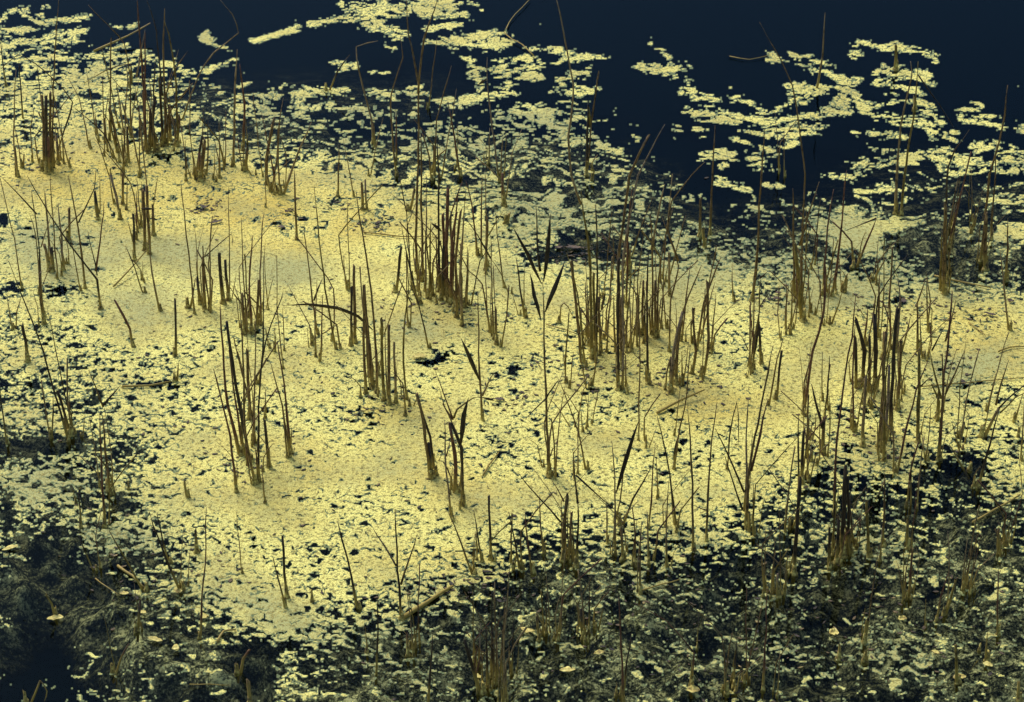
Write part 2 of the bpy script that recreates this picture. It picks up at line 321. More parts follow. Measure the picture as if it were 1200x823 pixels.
def sheet(name, cellmask, Z, attrs, mat):
    used = np.zeros((ROWN, COLN), bool)
    used[:-1, :-1] |= cellmask; used[1:, :-1] |= cellmask; used[:-1, 1:] |= cellmask; used[1:, 1:] |= cellmask
    idx = np.full(used.shape, -1, np.int64); k = int(used.sum())
    if not k: return None
    idx[used] = np.arange(k)
    a = idx[1:, :-1][cellmask]; b_ = idx[1:, 1:][cellmask]; c_ = idx[:-1, 1:][cellmask]; d_ = idx[:-1, :-1][cellmask]
    loops = np.stack([a, b_, c_, d_], 1).astype(np.int32).ravel(); nf = len(a)
    me = bpy.data.meshes.new(name); me.vertices.add(k); me.loops.add(nf * 4); me.polygons.add(nf)
    me.vertices.foreach_set('co', np.stack([GX[used], GY[used], Z[used]], 1).astype(np.float32).ravel())
    me.loops.foreach_set('vertex_index', loops)
    me.polygons.foreach_set('loop_start', np.arange(nf, dtype=np.int32) * 4)
    me.polygons.foreach_set('use_smooth', np.ones(nf, bool))
    me.update(calc_edges=True)
    for nm, (r, g, b3) in attrs.items():
        at_ = me.color_attributes.new(nm, 'FLOAT_COLOR', 'POINT')
        col = np.ones((k, 4), np.float32)
        for q, ch in enumerate((r, g, b3)): col[:, q] = ch[used]
        at_.data.foreach_set('color', col.ravel())
    me.materials.append(mat)
    return link(bpy.data.objects.new(name, me))
hi = np.maximum(np.maximum(FF[:-1, :-1], FF[1:, :-1]), np.maximum(FF[:-1, 1:], FF[1:, 1:]))
cells = hi > -.2
CX, CY = PX[:-1, :-1], PY[:-1, :-1]
ISL = [  # patches that float free of the rest: centre, half axes, label
    (775, 74, 36, 34, "ragged algae patch alone on dark open water, tapering to a trail of crumbs"),
    (322, 39, 27, 12, "narrow leaf-shaped pale algae streak floating alone at the far left of the big far patch"),
    (1149, 136, 32, 21, "oval algae patch floating behind the thick leaning reed at the right edge"),
    (844, 185, 23, 15, "small comma-shaped algae patch crossed by a single upright brown stem on dark water"),
    (147, 30, 14, 7, "tiny pale algae sliver on dark water at the far left, clear of the mat"),
    (254, 50, 20, 13, "thin slanting algae streak beside the long reed folded like an elbow"),
    (258, 76, 20, 10, "bent algae streak in front of the thin slanting one at far left"),
    (211, 77, 12, 11, "round algae clot behind the dark bundle of tall reeds at far left"),
    (807, 152, 16, 9, "small curled algae patch at the left tip of the right-hand far patches"),
    (1006, 58, 16, 14, "ring-shaped algae curl at the far tip of the right-hand patches"),
]
iid = np.zeros(CX.shape, int)
for k, (x, y, a_, b_, _) in enumerate(ISL):
    iid[(((CX - x) / a_) ** 2 + ((CY - y) / b_) ** 2 < 1) & (iid == 0)] = k + 1
tone = {'tone': (OCH, GRN, RIM)}
for k in range(len(ISL)):            # a patch is one connected piece; its loose crumbs go with the scattered algae
    mk = cells & (iid == k + 1); j0, j1 = np.where(mk.any(1))[0][[0, -1]]; i0, i1 = np.where(mk.any(0))[0][[0, -1]]
    sub = mk[j0:j1 + 1, i0:i1 + 1]; left = sub.copy(); best = None
    while left.any():
        f = np.zeros_like(sub); f[tuple(np.argwhere(left)[0])] = True
        while True:
            g = f.copy(); g[1:] |= f[:-1]; g[:-1] |= f[1:]; g[:, 1:] |= f[:, :-1]; g[:, :-1] |= f[:, 1:]; g &= sub
            if (g == f).all(): break
            f = g
        left &= ~f
        if best is None or f.sum() > best.sum(): best = f
    drop = np.zeros_like(mk); drop[j0:j1 + 1, i0:i1 + 1] = sub & ~best; iid[drop] = 0
    o = sheet('algae_patch', cells & (iid == k + 1), zt, tone, M['algae']); tag(o, ISL[k][4], 'algae patch', 'algae patches floating free on the open water')
farline = np.interp(CX, [0, 200, 330, 450, 560, 700, 800, 900, 1000, 1200], [78, 95, 120, 150, 170, 230, 270, 330, 345, 345])
nearline = np.interp(CX, [0, 120, 260, 300, 400, 560, 760, 900, 1000, 1200], [560, 610, 660, 800, 720, 665, 610, 610, 530, 545])
rest = cells & (iid == 0)
o = sheet('floating_algae', rest & (CY < farline), zt, tone, M['algae']); tag(o, "broken pale algae patches and crumbs scattered over the dark far water", 'algae', kind='stuff')
o = sheet('algae_mat', rest & (CY >= farline) & (CY < nearline), zt, tone, M['algae']); tag(o, "wide pale yellow algae mat covering the middle of the pond, pricked with dark gaps", 'algae', kind='stuff')
o = sheet('algae_flecks', rest & (CY >= nearline), zt, tone, M['algae']); tag(o, "small yellow algae flecks strewn over the dark weedy water in front", 'algae', kind='stuff')

# submerged weed and pond floor under the clear surface (coarser sheet)
def bed():
    s = 4
    xs = np.unique(np.concatenate([np.linspace(-4000, -420, 30), NX[::s], np.linspace(1640, 5200, 30)]))
    ys = np.unique(np.concatenate([np.array([-560., -480, -400, -300, -200, -120, -60]), NY[::s], np.linspace(1180, 2600, 30)]))
    X, Y = np.meshgrid(xs, ys)
    a = (X - W / 2) / FPX; b_ = (H / 2 - Y) / FPX; t = CAM_H / (SP - b_ * CP)
    gx, gy = a * t, (CP + b_ * SP) * t
    lo = perlin(gx * 3, gy * 3, 50); mi = perlin(gx * 14, gy * 14, 51); fi = perlin(gx * 40, gy * 40, 52)
    w = np.interp(table(np.clip(X, 0, 1200), np.clip(Y, 0, 830)), [-3.2, -1.2, 0, 2], [.0, .55, .8, .8])
    near = np.clip((Y - 560) / 80, 0, 1)
    w = np.maximum(w, near * .95) * (1 + .25 * lo) + .12 * mi * (w > .05)
    for x, y, rx, ry, k in ((50, 705, 75, 70, 1.1), (40, 800, 90, 60, .9), (300, 790, 20, 30, .9), (985, 700, 34, 60, .6), (1010, 790, 60, 40, .6), (650, 810, 60, 20, .3), (120, 640, 40, 20, .3), (940, 720, 30, 60, .3), (1120, 555, 40, 16, .6), (230, 790, 60, 20, .5)):
        w = w - k * np.exp(-(((X - x) / rx) ** 2 + ((Y - y) / ry) ** 2))
    for x, y, rx, ry, k in ((250, 65, 28, 18, .5), (470, 55, 60, 20, .2), (400, 70, 90, 14, .15), (350, 45, 60, 14, .12), (1070, 150, 70, 30, .15), (620, 160, 40, 30, .35), (950, 190, 60, 20, .25)):
        w = w + k * np.exp(-(((X - x) / rx) ** 2 + ((Y - y) / ry) ** 2))
    w = np.clip(w * np.interp(Y, [120, 380], [.55, 1]), 0, 1)
    z = -.20 + w * .13 + .008 * mi * w + .006 * fi * w
    R, C = X.shape; k = R * C
    ii = np.arange(k).reshape(R, C)
    q = np.stack([ii[1:, :-1], ii[1:, 1:], ii[:-1, 1:], ii[:-1, :-1]], -1).reshape(-1, 4)
    me = bpy.data.meshes.new('pond_bed'); me.vertices.add(k); me.loops.add(len(q) * 4); me.polygons.add(len(q))
    me.vertices.foreach_set('co', np.stack([gx.ravel(), gy.ravel(), z.ravel()], 1).astype(np.float32).ravel())
    me.loops.foreach_set('vertex_index', q.astype(np.int32).ravel()); me.polygons.foreach_set('loop_start', np.arange(len(q), dtype=np.int32) * 4)
    me.polygons.foreach_set('use_smooth', np.ones(len(q), bool)); me.update(calc_edges=True)
    at_ = me.color_attributes.new('weed', 'FLOAT_COLOR', 'POINT'); col = np.ones((k, 4), np.float32); col[:, 0] = col[:, 1] = col[:, 2] = w.ravel()
    at_.data.foreach_set('color', col.ravel()); me.materials.append(M['bed'])
    return link(bpy.data.objects.new('pond_bed', me))
tag(bed(), "submerged weed and dark pond floor under the water", kind='structure')
S = 600.
o = mesh_obj('deep_pond_floor', [(-S, -S, -.75), (S, -S, -.75), (S, S, -.75), (-S, S, -.75)], [(0, 1, 2, 3)], M['bed'], smooth=False); tag(o, "dark floor of the deep pond", kind='structure')
o = mesh_obj('water', [(-S, -S, 0), (S, -S, 0), (S, S, 0), (-S, S, 0)], [(0, 1, 2, 3)], M['water'], smooth=False); tag(o, "dark still pond water", kind='structure')

def litter():
    r = random.Random(77); V = []; F = []
    spots = [(240, 243, 24, 10, 50), (440, 262, 22, 14, 60), (395, 242, 20, 8, 24), (335, 250, 16, 8, 12), (680, 295, 44, 14, 80), (910, 352, 40, 12, 60), (1050, 360, 60, 16, 80), (1150, 375, 40, 16, 50),
             (1110, 425, 50, 20, 40), (600, 470, 30, 12, 30), (640, 425, 20, 8, 20), (20, 195, 40, 30, 50), (90, 180, 40, 12, 30), (520, 370, 60, 20, 60), (450, 480, 40, 14, 40), (285, 545, 30, 14, 30), (700, 440, 60, 24, 70),
             (800, 450, 50, 16, 50), (1020, 510, 60, 30, 80), (540, 690, 60, 20, 60), (150, 680, 90, 50, 60), (750, 680, 120, 50, 60), (1000, 700, 140, 60, 60), (500, 480, 420, 220, 260), (900, 760, 260, 60, 120)]
    for x, y, rx, ry, n_ in spots:
        for _ in range(n_):
            c = ground(min(1215, max(-15, r.gauss(x, rx * .6))), min(835, max(60, r.gauss(y, ry * .6)))); L = r.uniform(.002, .009); w_ = L * r.uniform(.15, .6); a = r.gauss(.1, .8); b0 = len(V); tz = r.uniform(-.25, .25)
            for q, (u, v) in enumerate(((-1, 0), (-.3, -1), (.6, -.7), (1, .1), (.3, .9), (-.5, .8))):
                u *= L * r.uniform(.8, 1.1); v *= w_ * r.uniform(.7, 1.2)
                V.append((c.x + u * math.cos(a) - v * math.sin(a), c.y + u * math.sin(a) + v * math.cos(a), .0026 + abs(u * tz)))
            V.extend([(p_[0], p_[1], p_[2] - .0012) for p_ in V[b0:b0 + 6]])
            F.append(tuple(range(b0, b0 + 6))); F.append(tuple(range(b0 + 11, b0 + 5, -1)))
            for q in range(6): F.append((b0 + q, b0 + 6 + q, b0 + 6 + (q + 1) % 6, b0 + (q + 1) % 6))
    return mesh_obj('plant_litter', V, F, M['litter'], smooth=False)
tag(litter(), "tiny brown crumbs of dead leaf and seed strewn on the scum", 'litter', kind='stuff')

# ------------------------------------------------------------------ reeds
def tube(points, radii, flat=None, sides=6, tip='point', seed=0):
    """points: list of Vector; flat: per-point flattening (1 = round, .15 = blade)"""
    r = random.Random(seed); V = []; F = []; UV = []; n_ = len(points); up = Vector((0, 1, 0)); L = 0
    so = r.random() * 50
    tw0 = r.uniform(-.9, .9); tw1 = r.uniform(-.7, .7)
    for i, p in enumerate(points):
        t = (points[min(i + 1, n_ - 1)] - points[max(i - 1, 0)]).normalized()
        s = t.cross(up)
        if s.length < 1e-3: s = Vector((1, 0, 0))
        s.normalize(); d = s.cross(t).normalized()
        if i: L += (points[i] - points[i - 1]).length
        fl = 1 if flat is None else flat[i]
        tw = tw0 + tw1 * i / n_ if fl < .6 else 0
        s2 = s * math.cos(tw) + d * math.sin(tw); d2 = d * math.cos(tw) - s * math.sin(tw)
        for k in range(sides):
            an = 2 * math.pi * k / sides
            jag = Vector((0, 0, 0))
            if tip == 'cut' and i == n_ - 1: jag = t * r.uniform(-1.6, 2.4) * radii[i]
            V.append(p + s2 * math.cos(an) * radii[i] + d2 * math.sin(an) * radii[i] * fl + jag)
            UV.append((math.cos(an) * .5 + so, L * 10, math.sin(an) * .5 + so))
    for i in range(n_ - 1):
        for k in range(sides):
            a = i * sides + k; b_ = i * sides + (k + 1) % sides
            F.append((a, b_, b_ + sides, a + sides))
    F.append(tuple(reversed(range(sides)))); F.append(tuple(range((n_ - 1) * sides, n_ * sides)))
    return V, F, UV
def put_uv(o, UV):
    a = o.data.attributes.new('stem_uv', 'FLOAT_VECTOR', 'POINT')
    a.data.foreach_set('vector', np.array(UV, np.float32).ravel())
def smooth_path(P, r, nodes):
    """fine polyline through the control points with natural wobble"""
    out = []; n_ = len(P)
    for i in range(n_ - 1):
        p0 = P[max(i - 1, 0)]; p1 = P[i]; p2 = P[i + 1]; p3 = P[min(i + 2, n_ - 1)]
        seg = max(2, int((p2 - p1).length / .045))
        sharp = .45
        for k in range(seg):
            t = k / seg
            m1 = (p2 - p0) * .5 * sharp; m2 = (p3 - p1) * .5 * sharp
            h = (2 * t ** 3 - 3 * t ** 2 + 1) * p1 + (t ** 3 - 2 * t ** 2 + t) * m1 + (-2 * t ** 3 + 3 * t ** 2) * p2 + (t ** 3 - t ** 2) * m2
            out.append(h)
    out.append(P[-1].copy())
    j = .0016
    for i in range(1, len(out) - 1): out[i] = out[i] + Vector((r.uniform(-j, j), r.uniform(-j, j), 0))
    return out
def collar(x, y, rad, h, parent, seed):
    r = random.Random(seed); V = []; F = []; S_ = 9
    fl_ = r.uniform(.75, 1.35); prof = [(1 + 1.0 * fl_, -.008), (1 + .8 * fl_, .002), (1 + .42 * fl_, .007), (1.22, h * .5), (1.08, h)]
    lob = [r.uniform(.78, 1.3) for _ in range(S_)]
    for i, (m_, z) in enumerate(prof):
        for k in range(S_):
            a = 2 * math.pi * k / S_; q = rad * m_ * (1 + (lob[k] - 1) * (1.2 if i < 2 else .5))
            zz = z * (1 if i < 2 else lob[(k * 2) % S_])
            V.append((x + q * math.cos(a), y + q * math.sin(a), zz))
    for i in range(len(prof) - 1):
        for k in range(S_): a = i * S_ + k; b_ = i * S_ + (k + 1) % S_; F.append((a, b_, b_ + S_, a + S_))
    F.append(tuple(range((len(prof) - 1) * S_, len(prof) * S_)))
    return mesh_obj('algae_collar', [Vector(v) - parent_off(parent) for v in V], F, M['collar'], parent)
def parent_off(p): return Vector(p.location) if p else Vector((0, 0, 0))
COUNT = 0
def stem(spec, parent, default='b', base_off=Vector((0, 0, 0)), single=False, last=None):
    """spec 'flags w x,y x,y ...'  flags: colour letter, L blade, B branch (starts on the last stem), C cut tip, N no collar"""
    global COUNT; COUNT += 1
    tok = spec.split(); fl = '' 
    if tok[0][0].isalpha(): fl = tok.pop(0)
    w = float(tok.pop(0)); P2 = [tuple(map(float, t.split(','))) for t in tok]
    r = random.Random(COUNT * 7 + 3)
    colr = next((c for c in fl if c in 'dbrtoy'), default if r.random() < .45 else r.choice('bbdrroty'))
    if 'B' in fl and last: Y0 = last
    else: Y0 = ground(*P2[0]).y
    lean = r.uniform(-.10, .10)
    if 'B' in fl:
        zb = min(upright(x, y, Y0).z for x, y in P2)
        if zb < .01: Y0 = ground(P2[0][0], max(y for _, y in P2) + 42).y
    P = []
    for i, (x, y) in enumerate(P2):
        if i == 0 and 'B' not in fl: P.append(ground(x, y) + Vector((0, 0, -.03)))
        else:
            h0 = abs(P2[0][1] - y) / FPX * 6
            P.append(upright(x, y, Y0 + lean * h0 * (.6 if 'B' not in fl else 1)))
    px = (P[0] - cam.location).length / FPX
    R0 = .80 * w * px * (.5 if w < 4 else .5 * (4 + (w - 4) * .45) / w)
    path = smooth_path(P, r, True); n_ = len(path)
    blade = 'L' in fl; cut = 'C' in fl
    rad = []; flat = []
    Ls = [0]
    for i in range(1, n_): Ls.append(Ls[-1] + (path[i] - path[i - 1]).length)
    tot = Ls[-1]; node = r.uniform(.08, .14); ph = r.uniform(0, node)
    for i in range(n_):
        t = Ls[i] / tot
        if blade:
            q = R0 * (.35 + 1.15 * math.sin(math.pi * min(1, t * 1.05)) ** .8) if t < .5 else R0 * 1.45 * max(.06, 1 - ((t - .5) / .5) ** 1.6)
            rad.append(max(q, R0 * .08)); flat.append(.22)
        else:
            q = R0 * (1.0 - (.18 if cut else .62) * t)
            if not cut and t > .93: q *= .55
            if ((Ls[i] + ph) % node) < .02: q *= 1.22
            q *= r.uniform(.9, 1.08)
            rad.append(q); flat.append(.8 if not cut else .72)
    V, F, UV = tube(path, rad, flat, 7 if w > 4 else 6, 'cut' if cut else 'point', COUNT)
    off = parent_off(parent) + base_off
    nm = 'reed_stem' if single else ('leaf' if blade else 'stem')
    o = mesh_obj(nm, [v - off for v in V], F, M[colr], parent); put_uv(o, UV)
    if 'B' not in fl and 'N' not in fl:
        g = ground(*P2[0])
        if single: return o, Y0, (g, R0)
        collar(g.x, g.y, R0, min(.05, .012 + R0 * 3.2) * r.uniform(.7, 1.3), parent, COUNT)
    return o, Y0, None
NCL = 0
def clump(label, specs, default='b', extra=0):
    global NCL; NCL += 1
    first = None
    lines = [s.strip() for s in specs.replace("\n", ";").split(";") if s.strip()]
    bases = []; extra = max(extra, 2 if len(lines) > 4 else 0)
    for s in lines:
        t = s.split(); fl = t[0] if t[0][0].isalpha() else ''
        if 'B' in fl: continue
        p = t[1 if not fl else 0] if False else (t[2] if fl else t[1]); bases.append(tuple(map(float, p.split(','))))
    bx = sum(b_[0] for b_ in bases) / len(bases); by = sum(b_[1] for b_ in bases) / len(bases)
    single = len(lines) == 1
    e = bpy.data.objects.new('reed' if len(bases) == 1 else 'reed_clump', None); e.empty_display_size = .05
    e.location = ground(bx, by); link(e)
    tag(e, label, 'reed' if len(bases) == 1 else 'reed clump', 'dead reeds standing in the pond')
    last = None
    for s in lines: _, last, _ = stem(s, e, default, last=last)
    r = random.Random(NCL * 13)
    for k in range(int(extra * 2.6)):                     # the finer stems that fill a dense clump
        b_ = r.choice(bases); x = b_[0] + r.uniform(-7, 7); y = b_[1] + r.uniform(-9, 6); h = r.uniform(18, 75) if r.random() < .7 else r.uniform(70, 125)
        ln = r.gauss(0, .10) + (x - 600) / 4500
        kink = (x + ln * h * .5 + r.uniform(-3, 3), y - h * .5)
        col = r.choice('bbotrt')
        if r.random() < .45: ln += r.choice((-1, 1)) * r.uniform(.2, .55)
        stem(f"{col}{'C' if r.random() < .4 else ''} {r.uniform(1.4, 2.8):.1f} {x:.1f},{y:.1f} {kink[0]:.1f},{kink[1]:.1f} {x + ln * h:.1f},{y - h:.1f}", e, default, last=last)
    return e
# ---- left and far left
clump("sparse dark clump with blunt stubs at the left edge, standing in the yellow mat", """3 22,208 16,170 17,120 19,81;2 25,197 20,160 15,140;dC 5 20,206 17,172;tC 3 26,196 28,182""")
clump("short straight dark reed left of the tall one, nearest the top left corner", "dN 3 27,139 24,100 22,72", 'b')
clump("dark reed cut by the left edge, rising from pale scum", "d 2.5 7,101 4,75 0,42")
clump("thin wavering reed between the left edge clump and the thick stub bundle", "2.5 38,190 36,150 40,126")
clump("bundle of thick blunt stubs with one tall stem and a drooping stalk, far left", """C 5 50,200 51,150 49,112;dC 6 55,203 54,150 54,113;C 5 60,200 59,150 59,110;3 60,196 62,118 65,50 69,-6;tC 4 68,192 66,160;2.5 75,192 73,165 72,145;d 2.5 63,178 85,120 62,92 42,75 21,64 0,82;d 2 50,140 46,95 43,75;C 4 57,204 56,160""", extra=3)
clump("two slim leaning reeds between the stub bundle and the tall dark bundle", """2.5 106,174 100,150 93,115 80,92;d 2.5 140,190 122,157 100,137 85,125;2 130,206 118,175 109,148""")
clump("loose fan of brown reeds with blunt stubs left of the tall dark bundle", """3 143,206 147,130 151,70;3 153,156 153,110 153,75;C 4 124,166 122,140;C 4.5 138,178 134,150 128,128;3 116,166 111,130;2 122,183 122,150 128,105;2 145,156 138,115;2.5 163,208 163,140;2.5 133,185 125,160;d 2.5 153,98 153,75 125,82 95,100;C 4 150,190 149,150""", extra=5)
clump("tall dark bundle of many reeds rising over the far left water", """r 4 170,176 170,110 170,38;r 4.5 171,175 167,80 160,-6;dC 6 185,178 178,150 182,115;4 193,170 193,110 191,60 193,10;3.5 208,172 206,90 198,40 193,25;C 5 207,169 210,140;C 4 175,176 176,130;yB 3 160,90 165,60 170,35;2.5 190,112 205,82 220,60;dB 2.5 190,112 183,36 170,-5;C 4 200,165 198,125;d 3 178,172 180,120 182,70;dC 5 190,172 188,100""", 'b', extra=7)
clump("long reed folded like an elbow over the far water, beside the tall dark bundle", "2.5 210,140 232,90 250,62 279,39 272,17 255,-4", 't')
clump("squat cluster of dark thick stubs on a yellow base, right of the tall dark bundle", """dC 5 228,205 237,160;C 7 235,212 238,185 240,165;d 3 241,205 244,170 244,140;d 3 218,212 217,165;C 5 232,208 234,180""")
clump("pair of tall tapering reeds among small stubs, before the far left water", """4.5 273,195 275,120 278,58;r 4.5 285,176 286,120 281,75;C 6 287,200 290,175;2 257,206 257,140;2 263,195 265,130;2 250,210 251,175;2 300,205 285,190 275,180""", extra=3)
clump("thick based clump of three leaning reeds at the mat's rear edge, left of centre", """C 6 313,216 312,190 321,140;3 327,228 326,160 332,115;t 4.5 329,228 345,190 365,143;C 4 318,223 313,206;2 311,243 311,200""")
clump("single upright reed with collar on bare yellow mat, left of centre", "b 4 348,281 346,248 345,200", 'b')
clump("single short reed with wide collar at the rear of the mat", "3.5 396,230 397,200 397,170")
clump("slender pair of stems right of the short collared reed", """2 415,231 410,206 402,163;C 4 425,246 424,215;C 3 430,246 428,212""")
clump("reed bent into a flag shape above the far dark water", """3 437,168 435,140 421,85 417,55 443,48;C 4 440,172 437,145""")
clump("dark reed leaning right over the far water with its foot in crumbs of algae", "d 3 382,106 395,85 410,64")
clump("thin leaning reed just left of the tallest central reeds", """t 2 432,206 440,175 449,138;3 465,206 457,125 461,100 472,68 469,42;r 3 464,190 464,128""")
clump("fine reeds right of the tallest central stem, at the rear edge of the mat", """2 501,126 507,85 512,45;2.5 509,206 512,140 529,77;r 3.5 540,206 532,160 525,120""", extra=2)
clump("upright reed with dark side blade over the far water, centre", """3 586,212 577,150 571,100 571,67;t 3 573,192 574,150;dLB 3 571,92 560,100;C 5 590,241 589,206;2 592,232 600,180 612,150""", extra=2)
# ---- left middle
clump("long grey-brown reed slanting left, its foot in the torn mat at left", """3.5 81,512 67,470 51,412 24,341 10,306;2.5 86,508 75,455 66,412 55,361;d 3 60,513 62,465;2 95,512 100,482;dC 5 84,510 74,478 67,458;d 2.5 78,505 84,482 68,462""", 'd')
clump("broad clump of crossing reeds and stout bases at left, above a dark gap", """3 48,352 46,293 37,223;2.5 46,345 42,275 34,250;C 6 58,318 55,300 52,288;dC 7 62,318 60,292;3.5 60,307 53,226;2.5 67,327 61,243 59,206;5 74,317 72,280 68,238;dB 2.5 43,251 20,226 0,206;C 5 52,380 48,352 47,320;tB 2 48,290 61,250""", extra=3)
clump("tall slim reed standing right of the broad left clump", """3.5 100,338 92,268 80,206;2.5 95,341 82,276;dB 2.5 92,261 110,221 112,200;C 5 80,281 81,246""")
clump("Y-shaped reed with long arm running up to the left, left part of the mat", """3.5 118,362 113,328 85,290 60,255 32,206;rB 3 112,318 121,250 122,236;B 2 114,323 103,271""")
clump("stout stub with a fine stem at its side, in the rear left of the mat", """dC 6 115,257 111,224;2 116,250 117,205""")
clump("long pale reed slanting in from the left edge", "t 2.5 26,338 17,280 8,246 -2,200")
clump("small V of two short stems at the left edge", """2.5 15,386 8,346;2.5 16,384 20,365 25,346""", 'd')
clump("single fat blunt stub near the left edge", "dC 6.5 33,424 30,400 26,381")
clump("short hooked reed with swollen dark foot, left part of the mat", "C 4.5 156,406 152,386 135,353")
clump("slim bare reed leaning left beside the tall slatted stubs", "d 2.5 170,343 158,315 147,288")
clump("tall narrow bundle of stubs with side nubs, left of centre at the rear", """C 6 170,293 168,225;C 5.5 175,298 172,221;dC 4 158,306 156,251;3 160,281 160,224;C 4.5 180,276 179,241;2 165,266 166,213;2 175,256 185,206;t 3.5 188,364 178,318 175,281;2 166,328 167,306;dLB 3 165,245 182,245;3 157,284 150,260""", extra=2)
clump("cluster of thin reeds at the rear left behind the narrow bundle of stubs", """C 4 141,257 136,231 130,206;C 4 144,240 144,206;2.5 148,246 149,206;2.5 134,239 128,206""")
clump("lone straight dark stub in open mat, left of the long slanting clump", "dC 4 205,417 206,380 205,351")
clump("low cluster of stubs with one long pale stem and a bent twig", """3 228,368 223,313 212,214;d 4 220,361 229,326;dC 5 234,356 231,326;C 5 240,362 238,301;d 3 245,356 246,286;2 232,331 228,266;dB 2 240,301 271,274 272,288""")
clump("pair of fat blunt stubs with a hair-thin stem above them", """dC 7.5 262,356 257,298;dC 6.5 268,352 264,306;2 268,350 268,218;2 269,350 277,320""")
clump("spiky clump behind the long slanting clump, with crossing thin stems", """r 4.5 295,391 292,331 296,276;2.5 289,380 285,313 283,256;C 4 286,392 284,345;2.5 291,372 275,335;C 4 300,385 303,330;3 306,381 305,306 309,251;d 2 308,362 321,323""", extra=4)
clump("tall slanting clump of long brown stems, the biggest left of centre", """4.5 277,577 270,512 250,432;7 283,533 267,475 261,412 258,358;dC 6 295,541 280,470 266,380;4.5 300,567 288,512 285,412 280,352;C 5.5 292,491 290,412;t 3.5 296,520 299,412 300,370;r 4 286,530 276,470 268,410;d 3.5 303,565 303,480 308,412 309,300;3 290,545 284,480""", extra=6)
clump("long twin reeds with a blunt short post, right side of the slanting clump", """3.5 340,536 331,475 317,425;4.5 341,531 331,437 325,400;dC 6.5 315,547 310,492;3 311,490 311,455;3 311,590 307,550;2 332,432 324,360 324,300 300,296;d 3 301,450 311,401 325,363 332,341;3 322,412 322,384;2 333,411 331,361""")
# ---- middle
clump("open fan of slim reeds with a forked foot, left of the stub row", """r 3.5 375,424 378,346;2.5 367,404 362,381 337,333;3 373,392 366,351 356,265;3.5 394,409 379,323 368,218;dB 3 368,352 378,326;B 2 377,392 402,376;C 4.5 366,404 364,386""")
clump("row of stout upright stubs with a broad dark blade arching left, centre left", """C 5 429,461 427,412 426,336;3.5 439,453 434,412 431,372;C 5.5 442,460 441,412;C 6 450,470 447,375;C 6.5 456,474 456,380;C 4.5 464,472 462,402;3.5 475,487 472,450 460,436;3.5 477,468 472,412 480,321;4.5 443,440 437,356 417,224;dC 4.5 411,405 412,336;C 5.5 416,402 415,313;2 410,340 407,236;dLB 5 437,387 420,371 395,361 360,357 332,358;2.5 446,392 465,351 474,325;d 3 480,476 490,462;C 6 433,440 427,336;C 4 436,455 432,400""", extra=5)
clump("single dark stub standing free left of the great central clump", "dC 5 463,342 467,315 470,291")
clump("great central clump, densest of all, with reddish tops and spreading thin stalks", """4.5 490,322 487,280 490,205 490,100 479,40 476,-6;B 3.5 490,110 497,45 509,12 515,-5;4.5 495,330 494,250 493,150;d 4.5 492,356 484,330 473,279;3 490,341 494,306;2.5 478,381 476,290;3 498,341 500,206;4.5 507,346 498,270;d 5.5 515,342 514,206 512,160;rC 8 520,345 523,280 525,221;r 4.5 525,348 524,268 542,213;C 5 528,357 530,280 535,250;C 5 535,372 534,306 540,248;5.5 541,382 540,318 546,226;d 2.5 550,358 562,306 578,285;r 3.5 560,300 554,245 546,212;dB 2.5 575,303 560,276 546,256;3 577,390 565,333 550,318 531,281;C 5 531,350 528,255;rC 5 522,338 519,250;o 4 502,350 505,260;C 5 537,362 541,285;t 3.5 545,360 548,290;dC 5.5 517,352 520,290;r 4 529,345 533,262 537,225;dLB 5 506,262 518,272;2.5 483,340 476,250 466,200;C 4.5 478,247 486,221""", 'b', extra=12)
clump("leaning pair right of the great central clump, one stub and thin companions", """C 4.5 582,404 581,363;3 579,398 576,331 575,276;C 4 569,316 571,256;2.5 591,337 580,246;d 2 600,344 588,322 575,303;3 564,300 564,281 565,206;C 6 593,262 597,250""")
clump("reed with dark blade reaching up left and a short fork, centre", """3.5 566,493 564,462 561,412 560,341;dLB 6.5 562,446 552,424 540,396;tB 3.5 565,464 572,448 579,437;dLB 3.5 565,466 580,470""")
clump("dark curling blade stem between stub row and great central clump", "d 3 504,408 497,385 490,356 478,330")
clump("pair of dark leaning stubs sharing one foot, lower centre", """C 5.5 505,561 497,500 489,464;C 4.5 511,557 504,512 492,475;dC 5 508,560 502,520;2 509,540 520,528""", 'd')
clump("forked pair of stout stems with a dark pointed blade, lower centre", """C 7.5 534,577 533,532 527,497;dC 6 543,593 540,525 529,497;dLB 8 540,522 544,487 549,466;rB 2.5 531,492 520,462 509,432;rB 2 530,492 522,478 515,455;B 3.5 532,490 535,480 555,466 563,466;3.5 529,606 523,552 521,492;B 2 523,535 529,510;C 6.5 537,578 533,552""", 'b')
clump("branched reed with a dark blade on either side, right of centre", """4.5 644,560 641,500 638,412 636,331;dLB 4.5 635,333 618,298 601,266;dLB 6 637,330 642,290 645,250;dB 3.5 633,318 629,280 628,240;dLB 5.5 634,376 626,345 621,320;dLB 6 639,366 650,338 662,306;dB 2.5 640,467 615,492;dB 3 640,467 648,455 655,445;oC 4.5 644,558 642,520""", 'b')
clump("short dark stem left of the branched reed, beside a hair-thin one", """3.5 616,372 610,340 605,303;2 614,357 615,311;2 610,369 600,343""", 'd')
clump("small arch of a broken reed stuck in the mat both ends", "t 3 655,378 657,360 661,355 666,360 672,372")
